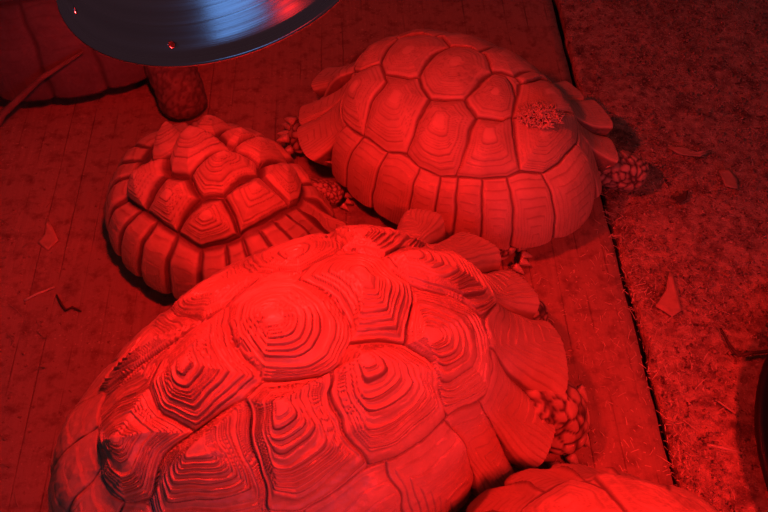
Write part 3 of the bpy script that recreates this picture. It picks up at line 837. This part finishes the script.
# ---------------------------------------------------------------- tub at the right edge
tub = tag(empty('tub', (.838, .44, 0)), 'black round tub at the right edge, just its rim showing', 'tub')
M_RUB = plain('black_rubber', (.006, .006, .006), .55, 0, .3, .3, 80)
def lathe(name, prof, mat, parent, seg=96, smooth=True):
    V = []; Q = []
    a = np.arange(seg) / seg * 2 * PI
    for r_, z_ in prof: V.append(np.stack([np.cos(a) * r_, np.sin(a) * r_, np.full(seg, z_)], -1))
    m = len(prof)
    i = np.arange(seg)
    for k in range(m - 1):
        Q.append(np.stack([k * seg + i, k * seg + (i + 1) % seg, (k + 1) * seg + (i + 1) % seg, (k + 1) * seg + i], -1))
    return np_mesh(name, np.concatenate(V), np.concatenate(Q), mat, parent, smooth)
TUBR = .325
lathe('wall', [(.001, .004), (TUBR * .9, .004), (TUBR * .95, .01), (TUBR * .985, .052), (TUBR * .965, .052), (TUBR * .93, .018), (TUBR * .88, .012), (.001, .012)], M_RUB, tub)
lathe('rim', [(TUBR * .97, .053), (TUBR * .985, .059), (TUBR, .055), (TUBR * 1.004, .047), (TUBR * .99, .041), (TUBR * .98, .045), (TUBR * .97, .053)], M_RUB, tub)

# ---------------------------------------------------------------- heat lamp
LC = Vector((-.145, .642, .72)); LN = Vector((-.15, -.06, 1)).normalized()
lamp = empty('heat_lamp', LC)
lamp.rotation_mode = 'QUATERNION'; lamp.rotation_quaternion = Vector((0, 0, 1)).rotation_difference(LN)
tag(lamp, 'spun aluminium heat lamp hanging over the tortoises at upper left', 'heat lamp')
def alu_mat(inner=False):
    t = NT('spun_aluminium' + ('_inside' if inner else '')); v = t.obj()
    sep = t.n('ShaderNodeSeparateXYZ'); t.l(v, sep.inputs[0])
    rad = t.math('SQRT', t.math('ADD', t.math('MULTIPLY', sep.outputs[0], sep.outputs[0]), t.math('MULTIPLY', sep.outputs[1], sep.outputs[1])))
    cmb = t.n('ShaderNodeCombineXYZ'); t.l(rad, cmb.inputs[0]); t.l(t.math('MULTIPLY', sep.outputs[2], .5), cmb.inputs[1])
    n = t.noise(cmb.outputs[0], 420, 3, .7)
    n2 = t.noise(cmb.outputs[0], 90, 3, .6)
    c = t.mix(t.rr(n2, .3, .7), (.50, .50, .52), (.66, .66, .68))
    b = t.bump(t.math('ADD', t.math('MULTIPLY', n, .5), n2), .22, .0012)
    t.b.inputs['Anisotropic'].default_value = .6
    return t.done(c, t.rr(n, .3, .7, .17, .30), b, .5, 1.0)
M_ALU = alu_mat(); M_BRASS = plain('ceramic', (.75, .72, .68), .4, 0, .5, .05)
RR = .14
prof = []
outer = [(.028, .150), (.036, .143), (.050, .130), (.068, .111), (.086, .088), (.101, .066), (.114, .043), (.1235, .023), (.130, .010), (.1330, .005), (.1358, .0022), (.1385, .0012), (.1408, .0002), (.1418, -.002), (.1408, -.0042), (.1385, -.0046), (.1368, -.003), (.1345, -.0005)]
inner = [(r_ - .0018, z_ - .0012) for r_, z_ in outer[:9]][::-1]
def refine(p, n=4):
    out = []
    P = [p[0]] + p + [p[-1]]
    for i in range(1, len(P) - 2):
        for k in range(n):
            t = k / n; a, b, c, d = (np.array(q) for q in P[i - 1:i + 3])
            out.append(tuple(.5 * ((2 * b) + (-a + c) * t + (2 * a - 5 * b + 4 * c - d) * t * t + (-a + 3 * b - 3 * c + d) * t ** 3)))
    out.append(p[-1]); return out
full = refine(outer[:10], 4) + outer[10:] + refine(inner, 2)
refl = lathe('reflector', full + [full[0]], M_ALU, lamp, 160)
# vent holes near the rim
hole_angles = []
def cut_hole(obj, loc, r):
    bm = bmesh.new(); bmesh.ops.create_cone(bm, cap_ends=True, segments=20, radius1=r, radius2=r, depth=.03)
    me = bpy.data.meshes.new('cut'); bm.to_mesh(me); bm.free()
    c = bpy.data.objects.new('cut', me); COL.objects.link(c)
    n = Vector((loc[0], loc[1], math.hypot(loc[0], loc[1]) * .5)).normalized()
    c.matrix_world = lamp_mat @ (Matrix.Translation(loc) @ Vector((0, 0, 1)).rotation_difference(n).to_matrix().to_4x4())
    m = obj.modifiers.new('b', 'BOOLEAN'); m.operation = 'DIFFERENCE'; m.object = c; m.solver = 'EXACT'
    bpy.context.view_layer.update()
    dg = bpy.context.evaluated_depsgraph_get()
    nm = bpy.data.meshes.new_from_object(obj.evaluated_get(dg))
    obj.modifiers.clear(); obj.data = nm
    bpy.data.objects.remove(c)
bpy.context.view_layer.update()
lamp_mat = lamp.matrix_world.copy()
for a in HOLES:
    cut_hole(refl, (.1302 * math.cos(a), .1302 * math.sin(a), .0095), .0027)
for p in refl.data.polygons: p.use_smooth = True
M_BULB = NT('red_bulb')
M_BULB.b.inputs['Base Color'].default_value = (.4, .01, .01, 1)
M_BULB.b.inputs['Emission Color'].default_value = (*LIGHT_COL, 1)
M_BULB.b.inputs['Emission Strength'].default_value = BULB
M_BULB = M_BULB.m
lathe('bulb', refine([(.0005, .060), (.016, .063), (.027, .071), (.032, .083), (.029, .096), (.020, .110), (.014, .122), (.013, .134), (.0005, .135)], 4), M_BULB, lamp, 40)
lathe('socket', [(.0005, .133), (.018, .133), (.019, .142), (.0265, .150), (.029, .162), (.026, .190), (.022, .210), (.008, .216), (.0005, .216)], M_BRASS, lamp, 48)
bm = bmesh.new()
bm_tube(bm, [(0, 0, .215), (0.002, 0, .25), (-.03, .01, .35), (-.10, .05, .55), (-.16, .1, 1.0)], .004, 10)
bm_obj('cord', bm, M_RUB, lamp)

# ---------------------------------------------------------------- camera, light, sky
cam = bpy.data.cameras.new('camera'); co = bpy.data.objects.new('camera', cam); COL.objects.link(co)
cam.sensor_width = 36; cam.lens = 850 / 768 * 36; cam.clip_start = .02
co.location = (0, 0, 1.15); co.rotation_euler = (math.radians(36), 0, 0)
SCN.camera = co

def area(name, loc, target, sx, sy, col, power):
    l = bpy.data.lights.new(name, 'AREA'); l.shape = 'RECTANGLE'; l.size = sx; l.size_y = sy; l.color = col; l.energy = power
    o = bpy.data.objects.new(name, l); COL.objects.link(o); o.location = loc
    o.rotation_euler = (Vector(target) - Vector(loc)).to_track_quat('-Z', 'Y').to_euler()
    return o
for args in LIGHTS: area(*args)
for nm_, loc_, tgt_, deg_, bl_, rad_, col_, pw_ in SPOTS:
    l = bpy.data.lights.new(nm_, 'SPOT'); l.spot_size = math.radians(deg_); l.spot_blend = bl_; l.shadow_soft_size = rad_; l.color = col_; l.energy = pw_
    o = bpy.data.objects.new(nm_, l); COL.objects.link(o); o.location = loc_
    o.rotation_euler = (Vector(tgt_) - Vector(loc_)).to_track_quat('-Z', 'Y').to_euler()
w = bpy.data.worlds.new('world'); SCN.world = w; w.use_nodes = True
bg = w.node_tree.nodes['Background']; bg.inputs[0].default_value = (*WORLD, 1); bg.inputs[1].default_value = 1
SCN.view_settings.view_transform = 'Standard'; SCN.view_settings.look = 'None'
SCN.view_settings.exposure = 0; SCN.view_settings.gamma = 1
SCN.view_settings.use_curve_mapping = False
SCN.cycles.max_bounces = 6
SCN.cycles.caustics_reflective = False
clump((.239, .942, .216), .034, .024, .020, 300, 'clump of straw lying on the back right tortoise')
